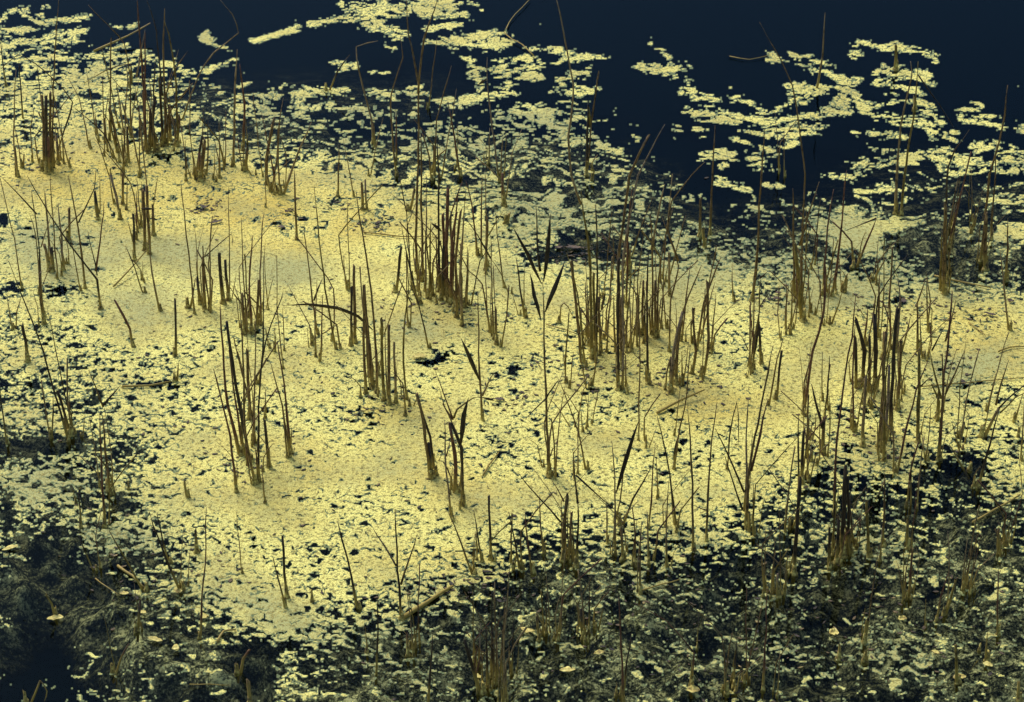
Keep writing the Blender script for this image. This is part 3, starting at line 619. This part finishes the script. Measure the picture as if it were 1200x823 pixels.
clump("tangled clump with one very tall crooked stem crossing the far water, right of centre", """o 8 694,420 692,306 685,256 681,225;B 3.5 681,240 670,205 666,160 671,125 672,100 662,45 651,-6;C 6.5 683,425 675,356 670,306;3.5 687,430 677,346 664,296;d 4.5 699,416 700,276 698,240;4 687,392 691,343;3 707,397 717,346;dLB 6 704,366 710,341;3.5 693,452 701,412;2.5 667,455 672,412;d 4.5 687,206 688,160 689,118;oLB 3.5 691,150 690,125;C 5 704,412 702,350;oC 6 697,410 696,320;t 4 690,405 686,330;2 706,350 714,280 718,240""", 'b', extra=9)
clump("tall pair of stems ending in tapered tips against the dark water, right of centre", """dC 4.5 725,457 724,380 725,306;4.5 729,456 731,400 730,306 748,206 779,146;4.5 722,412 719,346;C 4.5 727,400 725,306 738,206 760,159;3.5 732,402 737,350 740,306;2.5 737,300 755,256 765,231;dC 5 736,320 736,284;t 3.5 740,412 738,340;r 3.5 734,360 736,260 742,215;C 5 729,430 727,350;2.5 724,330 740,322 752,312""", 'b', extra=8)
clump("dense dark uprights standing right of the tall tapered pair", """2.5 748,516 750,412 747,331 756,261;4.5 745,392 747,331;d 5.5 760,450 758,356 760,298;4.5 765,392 765,306 762,251;3 770,394 772,326 780,276 790,240;tB 3.5 764,293 771,250 779,216;d 4 757,400 755,340;C 5 768,396 768,330;d 3 775,385 778,320;C 4 753,392 754,330;2.5 780,330 804,252""", 'b', extra=8)
clump("zigzag reed stretching up over the far water beside the dense dark uprights", """3 784,412 786,351 795,313 775,253;B 3 795,306 782,271 787,236 810,206 826,190;C 3.5 785,347 784,298""")
clump("fanned clump of stems splayed to the right, right of centre", """C 7.5 786,461 790,411 800,366;5 790,440 800,366 822,311;3 798,400 804,350 809,311;3.5 799,451 799,412;C 4.5 811,438 815,412 812,363;C 5.5 822,441 830,412 829,331;4.5 816,410 825,356 845,301;3 832,410 839,343;C 5 792,450 794,400;3 818,400 838,330;dC 5 786,455 786,420""", 'b', extra=6)
clump("slim reed with a dark swollen lower sheath, in the mat right of centre", """3 790,550 797,500 805,462 809,405;dLB 5 790,545 793,527 795,510;2 790,511 797,455""")
clump("two small stubs with bright yellow collars at the rear water edge", """C 4.5 820,277 821,233;oC 5 826,290 824,268;3.5 832,275 834,230 836,185 838,147""")
clump("tall slightly bowed reed alone on the mat, right part, rising over the far water", "b 4.5 881,352 887,301 892,206 896,150")
clump("short thin stem in the mat left of the tall bowed reed", "t 3 860,353 858,313")
clump("reed wrapped in a thick black sheath, right part of the mat", """3.5 881,437 884,411 890,365 891,326;dLB 8 883,420 887,390 890,362;B 2.5 891,326 900,318;C 4 892,426 891,400 889,378;B 2 877,411 867,391;dB 2 890,360 902,342""", 'd')
clump("two close stems leaning right behind the right-hand branching reed", """3 900,475 911,421 918,395;C 4.5 909,468 916,412""")
clump("far reeds with one long stem slanting from the top, right part", """C 7.5 941,376 937,331 932,288;4 932,347 929,221;3.5 926,392 929,336;3 921,392 922,331;3 941,357 940,281 943,205 937,150 929,100 915,70 900,45 890,26;3 950,366 947,318;B 3.5 937,288 948,250 960,213;2.5 950,316 962,231;t 2 920,206 919,155;C 5 936,360 934,310""", 'b', extra=7)
clump("upright reed with its black mirror image in open water, far right", "N 3.5 956,103 964,65 967,15", 'b')
clump("crooked reed bundle leaning right beside the bare triangular scum patch", """6 941,485 953,412 966,366 967,311 969,268 977,222;4.5 975,347 982,306 987,256 992,200;C 5.5 987,341 992,323;4.5 1000,313 1022,268 1027,256;dB 2.5 1027,256 987,272;3 972,380 983,356 988,340;o 4 965,345 966,300""", 'b', extra=6)
clump("pair of reeds in yellow sheaths standing in the far right patches", """4 1050,251 1055,150 1069,88 1067,72;o 4 1056,252 1060,205 1072,125 1076,72;oC 5 1049,250 1050,225;dB 2 1076,88 1100,122 1121,155""")
clump("yellow crusted stub at the far tip of the right-hand patches", "oC 6 1050,82 1050,66 1050,54")
clump("brown stub with yellow crust in the middle of the far right patches", "oC 5 1072,128 1072,115")
clump("tall thick-footed reed at right, bent at the top over the dark water", """C 8 1107,345 1107,290 1108,240;5 1109,330 1109,230 1111,195 1120,175 1136,152;o 4.5 1103,340 1104,270;2.5 1112,290 1131,206;r 3.5 1117,268 1124,235 1131,206""", 'b', extra=3)
clump("thick reed leaning right, top against dark water at the right edge", """5 1150,306 1155,250 1160,205 1175,150 1181,100;C 5.5 1155,316 1156,251;3 1162,281 1166,206 1168,170;2 1140,268 1152,222""", extra=3)
clump("short upright reed near the right edge at the rear", """4 1180,329 1181,290 1181,261;B 2 1181,275 1181,256""")
clump("solitary leaning reed on clean mat at the right edge", "t 3.5 1184,387 1176,330 1172,293")
clump("large dark right-hand clump of fat flat stubs and crossing stems", """dC 9 1010,452 1013,412 1003,375;dC 10 1025,457 1027,412 1025,372;3.5 1001,506 1000,437 1002,380;C 6.5 1011,523 1015,442;C 7.5 1030,523 1035,452 1038,392;C 8.5 1044,508 1047,412 1052,362;r 5.5 1012,410 1017,361;4.5 1029,395 1031,321;d 3.5 1025,411 1029,348 1064,298;4 1050,412 1055,353 1052,326;3.5 1055,412 1067,371;C 8 1035,420 1037,391;C 6 1039,515 1042,430;dC 6 1020,460 1019,395;4.5 1050,553 1060,512 1074,457 1087,424;t 3.5 1033,530 1036,470;C 6 1052,480 1056,400;3 1018,475 1030,452;dC 7 1005,455 1002,395;4.5 1036,540 1037,470 1041,400;d 3 1020,330 1039,302 1053,328""", 'b', extra=12)
clump("upright stems with collars just right of the large dark clump", """C 6.5 1076,518 1077,460 1077,412;4.5 1077,412 1075,356 1085,326;3.5 1089,389 1086,326;2.5 1060,459 1059,437;2.5 1052,475 1051,440;2.5 1087,540 1080,505;d 3 1083,420 1078,368;dB 2.5 1077,455 1095,438""", 'b', extra=4)
clump("tall branching reed right of the large dark clump, over the dark gap", """6 1101,538 1106,437 1111,411 1116,341;B 3.5 1108,462 1120,437 1131,410;B 3.5 1103,467 1096,440 1090,412;oC 6 1098,491 1100,459;B 3 1108,400 1120,352;dB 3 1092,411 1108,381;t 4 1137,550 1112,520""", 'b')
clump("slanting black reed at right with two stalks forking off to the edge", """d 5.5 1146,571 1160,520 1171,480;tC 7 1150,512 1162,495 1171,478;dB 3.5 1171,478 1187,462 1205,448;B 3 1172,484 1190,466 1205,458;B 3.5 1167,475 1174,448 1182,422;C 4 1125,513 1130,497;2.5 1128,527 1116,495;2 1155,482 1167,437""", 'b')
clump("small stems cut by the right edge beside the forked black reed", """3 1188,495 1199,460;3 1193,512 1194,498;3 1197,540 1200,470""")
clump("thin tall stem in front of the large dark clump, leaning right", "r 4.5 978,600 981,512 990,437 998,395 1003,345")
clump("V-shaped stout pair of stems at the edge of the dark foreground, right part", """C 7.5 965,533 966,489;dB 6.5 964,502 958,478 951,450;3.5 966,490 971,445 972,417;2.5 964,470 964,412;3.5 948,513 947,470""")
clump("stout broken stems rising from the dark foreground, right part", """C 7 930,673 935,600 938,560;3.5 936,576 936,487;dC 6.5 940,567 942,505;3 944,560 952,515;r 4 950,540 943,500;4 934,612 936,560;3 925,618 940,592""", 'd', extra=5)
clump("dark tangle of thick stems with deep reflections in the right foreground", """dC 9 987,652 989,600 991,545;C 7 980,660 983,610;dC 6 996,650 994,560;3.5 976,640 980,560;C 5 972,668 972,618;d 4 1002,640 996,590;t 3 984,640 990,580""", 'd', extra=6)
clump("thin reed pair in the dark foreground below the large dark clump", """3.5 1036,640 1036,600 1037,548;B 2.5 1037,563 1025,590;dN 3.5 1068,592 1068,540;oC 5.5 1019,652 1016,587;3 1031,658 1034,617;oC 4 1064,643 1064,610""")
clump("long leaning reed pair with crossed stalks in the mat, centre right", """d 3.5 794,618 785,557 770,487;3 760,618 764,570 768,520;3 771,583 769,537;2.5 780,618 784,562;2 757,525 770,500""")
clump("thin reed bent sharply at mid height, centre of the mat", """3 689,550 678,507 656,447;2.5 677,555 678,490;2 687,503 690,462;3 683,506 681,482;2 674,500 655,480 643,467;2 637,547 630,522 618,514""", 'd')
clump("spread clump with long side stalks at the edge of the dark water, centre", """C 7 660,657 661,617 665,582;d 6 675,664 677,617 677,587;B 3.5 677,590 673,557 671,527;dB 3 675,557 700,580 720,597;dB 3 657,612 632,584 607,554;C 4 667,655 670,600;B 2 661,588 645,560;tC 5 664,650 662,615""", 'b', extra=3)
clump("upright fork with a long dark blade slanting right, centre right", """3.5 721,650 721,577 717,517;dLB 6 722,578 735,535 749,492;d 4.5 726,615 742,585 763,548;3 712,637 711,588;3 745,663 746,610;4.5 750,696 750,617;3.5 760,662 759,600;3.5 781,664 780,600;C 5 730,655 728,618""", 'b', extra=4)
clump("straight pair of reeds with faint yellow feet, front of the mat right of centre", """4.5 813,645 811,552 806,475;3.5 828,634 832,537 840,472;B 2.5 828,598 815,594""")
clump("big branching reed with raised arms, right of centre at the front of the mat", """6.5 875,620 877,562 885,512 900,437 906,405;B 5 880,552 890,510 900,468;3.5 875,600 875,512 877,467;dB 3.5 872,577 856,540 838,502;dB 3 870,597 858,560 849,532;3 883,622 883,567;2.5 852,550 855,512 864,472 866,525;oC 6 878,622 878,600""", 'b')
# ---- front
clump("lone leaning brown reed at the front edge of the mat, left of centre", "5 421,713 407,655 396,612", 'y')
clump("three-armed reed at the front edge of the mat, centre left", """4.5 471,726 466,667 463,597;B 3.5 470,685 480,655 489,625;B 3 464,663 450,640 436,617""", 'd')
clump("small dark V-shaped pair in the front of the mat, left of centre", """d 3.5 335,712 325,672 320,654;dC 5 336,700 331,630;oC 4 366,705 365,692""")
clump("row of short slim stems where mat meets dark water, centre", """3.5 557,673 540,635 525,600;2.5 555,667 555,632;3 565,658 560,630 555,598;C 4.5 575,656 573,583;3 601,668 607,628;3.5 610,666 603,635 596,600;3.5 625,671 619,640 615,597;3 638,648 634,617 632,580""", 'd')
clump("thin reed standing in gloom at the lower centre left", """dN 3.5 440,790 443,740 443,695;o 3.5 430,765 428,735;dN 5 500,826 507,742""")
clump("dense dark tangle of stems in the foreground, lower centre", """C 6.5 566,812 552,777 545,752;3.5 576,793 577,692;t 3 590,824 591,740 598,660;3 585,794 592,700;dC 6 580,800 577,740;d 5 572,805 570,735;3 600,790 601,720;o 5 592,800 588,770;3 562,780 563,730""", 'd', extra=8)
clump("tall reddish stem with a dark companion at the bottom edge, right of centre", """r 4.5 731,828 728,760 725,700;d 3.5 728,815 735,775 740,742;2.5 722,815 723,800""")
clump("thin drooping stalk arching left, foreground right of centre", """3 809,803 813,765 780,727 745,707;o 5 811,806 811,770;2 817,760 819,720""", 't')
clump("thin upright reed in the foreground left of the dark tangle of thick stems", "r 3.5 894,808 898,742 899,690")
clump("group of short yellow footed stubs in the right foreground", """oC 5.5 1013,753 1016,727;rC 5 1013,775 1014,762;oC 5 983,772 984,757;2 1085,735 1085,702;r 3.5 1097,729 1103,700 1112,670;oC 4 1106,720 1120,680;t 2 911,815 914,757""", 'o')
clump("slim upright reed in the foreground near the right edge", "r 3.5 1170,744 1170,667")
clump("mossy stubs with yellow caps at the lower right corner", """o 6 1157,775 1157,742;oC 5 1123,800 1120,757;d 2.5 1148,762 1133,790;oC 5 1195,820 1194,800""", 'o')
clump("thin red-brown reed rising at lower left between mat and dark water", """r 3 234,748 236,700 240,660 242,595;2 284,672 278,617 277,600""")
clump("slanting dark reeds in the shadowy lower left", """4.5 215,692 195,655 180,617 175,600;4.5 172,692 150,660 128,622;3.5 200,660 187,617 184,602;dC 4 160,740 164,705;3 113,668 92,627;3.5 132,788 141,772 151,754""", 'd')
clump("short dark stump with a ragged top at the front left of the mat", "dC 5 231,648 229,622")
clump("short olive stick on its own scum island in the lower left dark water", "oC 3.5 66,722 60,708 54,697")
clump("blunt pale stumps at the bottom edge, lower left", """C 7 293,826 291,800;C 5 278,788 286,772 292,762""", 't')
clump("bowed stalk bent to an arch in the lower left corner", "d 3.5 30,822 47,798 55,810 52,822")
clump("long doubled reed with two arms crossing at its top, left part of the mat", """4.5 123,617 118,537 117,484;5 128,573 124,530 120,487;B 3 121,477 112,455 104,434;dB 3.5 121,475 130,464 140,453;B 2 125,537 137,556;t 2 117,570 110,520 105,487;oC 6 127,575 126,545""", 'b')
clump("short pair of dark stems in torn mat at left, above the dark pool", """3.5 95,618 92,575;2.5 89,590 85,572;2.5 151,573 150,562""", 'd')
clump("tiny leaning stub alone on clean mat, left of the slanting clump", "dC 4.5 221,583 216,565")
clump("thin dark stem cut by the left edge, beside the torn mat", "d 3 9,520 4,490 0,452")
clump("short curved dark spike on the mat at the end of the floating dark stalk", "d 4 205,447 209,425")
clump("thin stem with one leaning mate in the right foreground, beyond the yellow footed stubs", """r 3 1066,700 1068,640;2.5 1062,702 1052,660""", extra=3)
clump("faint pair of stems above the mossy stubs at right", """2.5 1128,690 1134,630;2 1136,694 1150,655""", extra=3)
clump("short brown stalks left of the dark tangle of thick stems", """3 905,690 908,630;2.5 899,694 893,655;C 4 912,700 911,672""", extra=3)
clump("low group of broken stems at the bottom edge, right of the drooping stalk", """3 860,806 864,745;C 4 852,812 850,786;2.5 872,800 880,760""", extra=3)
clump("short dark stems in the foreground left of the tall reddish stem", """3 690,742 691,680;C 4 683,748 681,715;2.5 699,738 710,700""", 'd', extra=3)
clump("sparse short stems in the dark foreground, right of the lower centre tangle", """3 640,742 641,690;C 4 632,750 629,722;2.5 650,748 660,712""", 'd', extra=3)
clump("thin dark stems in shadowy water below the three-armed reed", """2.5 486,760 490,712;C 4 478,768 477,742""", 'd', extra=2)
clump("little bunch of stems in the speckled water at right, below the forked black reed", """2.5 1180,640 1186,590;C 4 1172,648 1170,620""", 'd', extra=3)
# ---- fallen reeds and litter that float
def floater(label, w, pts, col='t', cat='fallen reed', z=.006, tipz=None):
    global COUNT; COUNT += 1
    P = []
    for i, (x, y) in enumerate(pts):
        h = z if tipz is None else z + (tipz - z) * i / (len(pts) - 1)
        a, dy, dz = ray(x, y); t = (CAM_H - h) / -dz; P.append(Vector((a * t, dy * t, h)))
    r = random.Random(COUNT); path = smooth_path(P, r, False); px = (P[0] - cam.location).length / FPX
    R0 = w * px * .5; n_ = len(path)
    rad = [R0 * (1 - .5 * i / n_) * r.uniform(.88, 1.1) for i in range(n_)]
    V, F, UV = tube(path, rad, [.8] * n_, 6, 'cut', COUNT); off = P[0]
    o = mesh_obj('fallen_reed', [v - off for v in V], F, M[col]); o.location = off; put_uv(o, UV)
    tag(o, label, cat, 'fallen reeds lying on the pond'); return o
floater("pale broken stalk hanging aslant before the tall dark bundle at far left", 3, [(110, 60), (150, 42), (175, 28)], 'y', z=.01, tipz=.05)
floater("thin dark stalk lying slantwise below the narrow bundle of stubs", 2.8, [(133, 336), (150, 318), (172, 293)], 'd', tipz=.03)
floater("long thin stalk lying level across the mat left of the great central clump", 1.8, [(425, 272), (470, 277), (515, 278)], 'b')
floater("thick brown stalk lying propped on the mat, right of centre", 4, [(770, 484), (797, 469), (825, 457)], 'b', tipz=.02)
floater("dim brown stalk lying where mat meets dark water, centre", 7, [(472, 724), (500, 706), (530, 687)], 'o')
floater("long thin dark stalk lying level at the right, running out of the frame", 2, [(1080, 453), (1137, 448), (1205, 442)], 'd')
floater("pale twig lying across the dark far water at right", 2.5, [(1095, 323), (1125, 330), (1160, 337)], 'y')
floater("dark soaked stalk lying in the dotted mat at left", 3.5, [(143, 453), (175, 452), (200, 447)], 'd')
floater("pale sunken stalk in the dark lower left water", 4, [(138, 663), (155, 675), (168, 688)], 'y')
floater("thin white stalk beside the scum island in the lower left dark water", 1.6, [(112, 678), (125, 688), (140, 698)], 'y')
floater("level twig on the black water at the bottom left", 1.6, [(222, 802), (245, 802), (270, 803)], 'b')
floater("slim twig under the upright fork in the dark foreground, centre right", 2.6, [(752, 692), (775, 685), (797, 679)], 'b')
floater("dark twig like an angle at the top edge, above the far patches", 1.8, [(625, 65), (612, 52), (600, 46), (591, 38), (600, 21), (622, -2)], 'd', z=.01)
floater("curved pale twig over dark water left of the right-hand far patches", 1.3, [(855, 66), (878, 70), (900, 65)], 'y')
floater("thin dark stick lying in the right foreground among the flecks", 3.5, [(1140, 612), (1165, 598), (1195, 580)], 'b')
floater("short dark stick lying on clean mat near the right edge", 2.5, [(1170, 412), (1185, 407), (1205, 406)], 'd')
floater("fine stick lying on the mat in front of the tall thick-footed reed at right", 2, [(1135, 378), (1145, 385), (1155, 393)], 'b')
floater("faint straight stalk lying on the mat, lower right of centre", 1.8, [(640, 380), (660, 386), (678, 392)], 'y')
floater("short dark twig like a stroke on the clean mat, lower centre", 3, [(566, 557), (573, 545), (584, 531)], 'd')
floater("bent brown twig at the lower left, rising from the torn scum", 4, [(255, 752), (262, 740), (275, 738)], 'y')

def leafy(label, x, y, w, h, ang, mat='leaf', name='dead_leaf', curl=.25):
    """a curled dead leaf of w x h photo pixels lying on the scum"""
    c = ground(x, y); px = (c - cam.location).length / FPX; r = random.Random(int(x * 7 + y))
    a_ = w * px * .36; b_ = h * px * .36 / .65; V = []; F = []; nu, nv = 9, 5
    for i in range(nu):
        u = i / (nu - 1) * 2 - 1; hw = b_ * (1 - abs(u) ** 1.8) ** .8 + b_ * .06
        for j in range(nv):
            v = j / (nv - 1) * 2 - 1
            X = u * a_; Yv = v * hw * r.uniform(.6, 1.25); Z = .006 + curl * hw * v * v * .9 + curl * a_ * .25 * u * u + r.uniform(0, .0012)
            V.append((X * math.cos(ang) - Yv * math.sin(ang), X * math.sin(ang) + Yv * math.cos(ang), Z))
    n1_ = len(V); V += [(q[0], q[1], q[2] - .0014) for q in V]
    for i in range(nu - 1):
        for j in range(nv - 1):
            q = i * nv + j; F.append((q, q + nv, q + nv + 1, q + 1)); F.append((n1_ + q, n1_ + q + 1, n1_ + q + nv + 1, n1_ + q + nv))
    for i in range(nu - 1):
        q = i * nv; F.append((q, n1_ + q, n1_ + q + nv, q + nv)); q = i * nv + nv - 1; F.append((q, q + nv, n1_ + q + nv, n1_ + q))
    o = mesh_obj(name, V, F, M[mat]); o.location = c
    return tag(o, label, 'leaf', 'dead leaves floating on the pond')
leafy("small dark crumpled leaf in the ochre patch of scum, left rear", 240, 245, 9, 8, 1.2, curl=.5)
leafy("slanting dark boat-shaped leaf on clean ochre scum, left rear", 253, 262, 24, 4, .5)
leafy("olive leaf beside its dark shadow cut as a slit, left of centre of the mat", 492, 420, 24, 8, .25, 'yleaf')
leafy("dark purple leaf, left rear, under the single upright reed", 336, 250, 6, 6, 1.0, curl=.5)
leafy("short dark leaf with a yellow foot, left of the open fan of reeds", 330, 268, 13, 5, -.3)
leafy("broad dark leaf heap in the torn scum right of centre", 672, 292, 26, 7, -.1, curl=.15)
leafy("dark leaf near the tall clump, left of the torn scum hole", 655, 292, 14, 5, .4)
leafy("purple-brown leaf in speckled scum at right, left of the large clump", 910, 352, 14, 5, .2)
leafy("dark leaf at the rear of the large dark right-hand clump", 1058, 355, 12, 8, -.6)
leafy("curled brown leaf on the mat near the right edge", 1184, 355, 9, 7, .8, curl=.5)
leafy("long brown leaf on the mat right of the tall thick-footed reed", 1160, 370, 20, 4, -.5)
leafy("dark leaf at the foot of the yellow sheathed stems, far right", 912, 345, 10, 4, .1)
leafy("dark round leaf on the mat between the branching reed and the right edge", 1129, 451, 9, 8, .2, curl=.4)
leafy("dark folded leaf beside the branching reed's lower fork, centre", 585, 470, 16, 5, -.1)
leafy("long yellow leaf floating on black water at lower left", 182, 752, 26, 7, -.35, 'yleaf')
leafy("cupped yellow leaf below the thin red-brown reed, lower left", 240, 726, 12, 10, .9, 'yleaf', curl=.7)
leafy("yellow scum-coated leaf on the small island at lower left", 65, 727, 26, 9, .2, 'yleaf')
leafy("pale curled leaf by the end of the long yellow leaf, lower left", 206, 763, 12, 9, .1, 'yleaf', curl=.6)
leafy("pale leaf at the far left of the torn scum, lower left", 12, 645, 26, 7, .5, 'yleaf')
leafy("dull yellow leaf in the dark water by the left leaning reeds", 146, 698, 15, 6, 0, 'yleaf')
leafy("small ochre leaf left of the dark V-shaped pair's island", 168, 720, 12, 6, -.5, 'yleaf')
leafy("yellow leaf leaning on the slanting dark reeds, lower left", 210, 696, 11, 9, 1.0, 'yleaf', curl=.5)
leafy("slanting yellow leaf at the dark tangle's left, lower centre", 560, 795, 14, 6, -.8, 'yleaf')
leafy("yellow flake beside the stub with yellow foot, right foreground", 1057, 728, 15, 8, .2, 'yleaf', curl=.5)
leafy("yellow cupped leaf with a dark heart in the right foreground", 977, 745, 16, 12, .2, 'yleaf', curl=.6)
leafy("oblong pale leaf left of the mossy stubs, right foreground", 1096, 767, 14, 5, -.6, 'yleaf')
leafy("yellow leaf at the mossy stubs, lower right corner", 1157, 782, 16, 8, -.5, 'yleaf', curl=.5)
leafy("bright yellow lump of scum leaf at the bottom, right foreground", 1124, 797, 22, 9, .2, 'yleaf', curl=.5)
leafy("upright-curled pale leaf in the dark foreground, centre", 618, 742, 12, 14, 1.2, 'yleaf', curl=.4)
leafy("yellow leaf at the drooping stalk's foot, foreground", 812, 812, 22, 12, 0, 'yleaf', curl=.5)
leafy("pale curled flake between tall reddish stem and dark tangle, foreground", 702, 768, 18, 7, .3, 'yleaf', curl=.5)
leafy("broad pale leaf low in the foreground left of the tall reddish stem", 665, 788, 26, 8, .1, 'yleaf')
print('stems', COUNT, 'clumps', NCL)
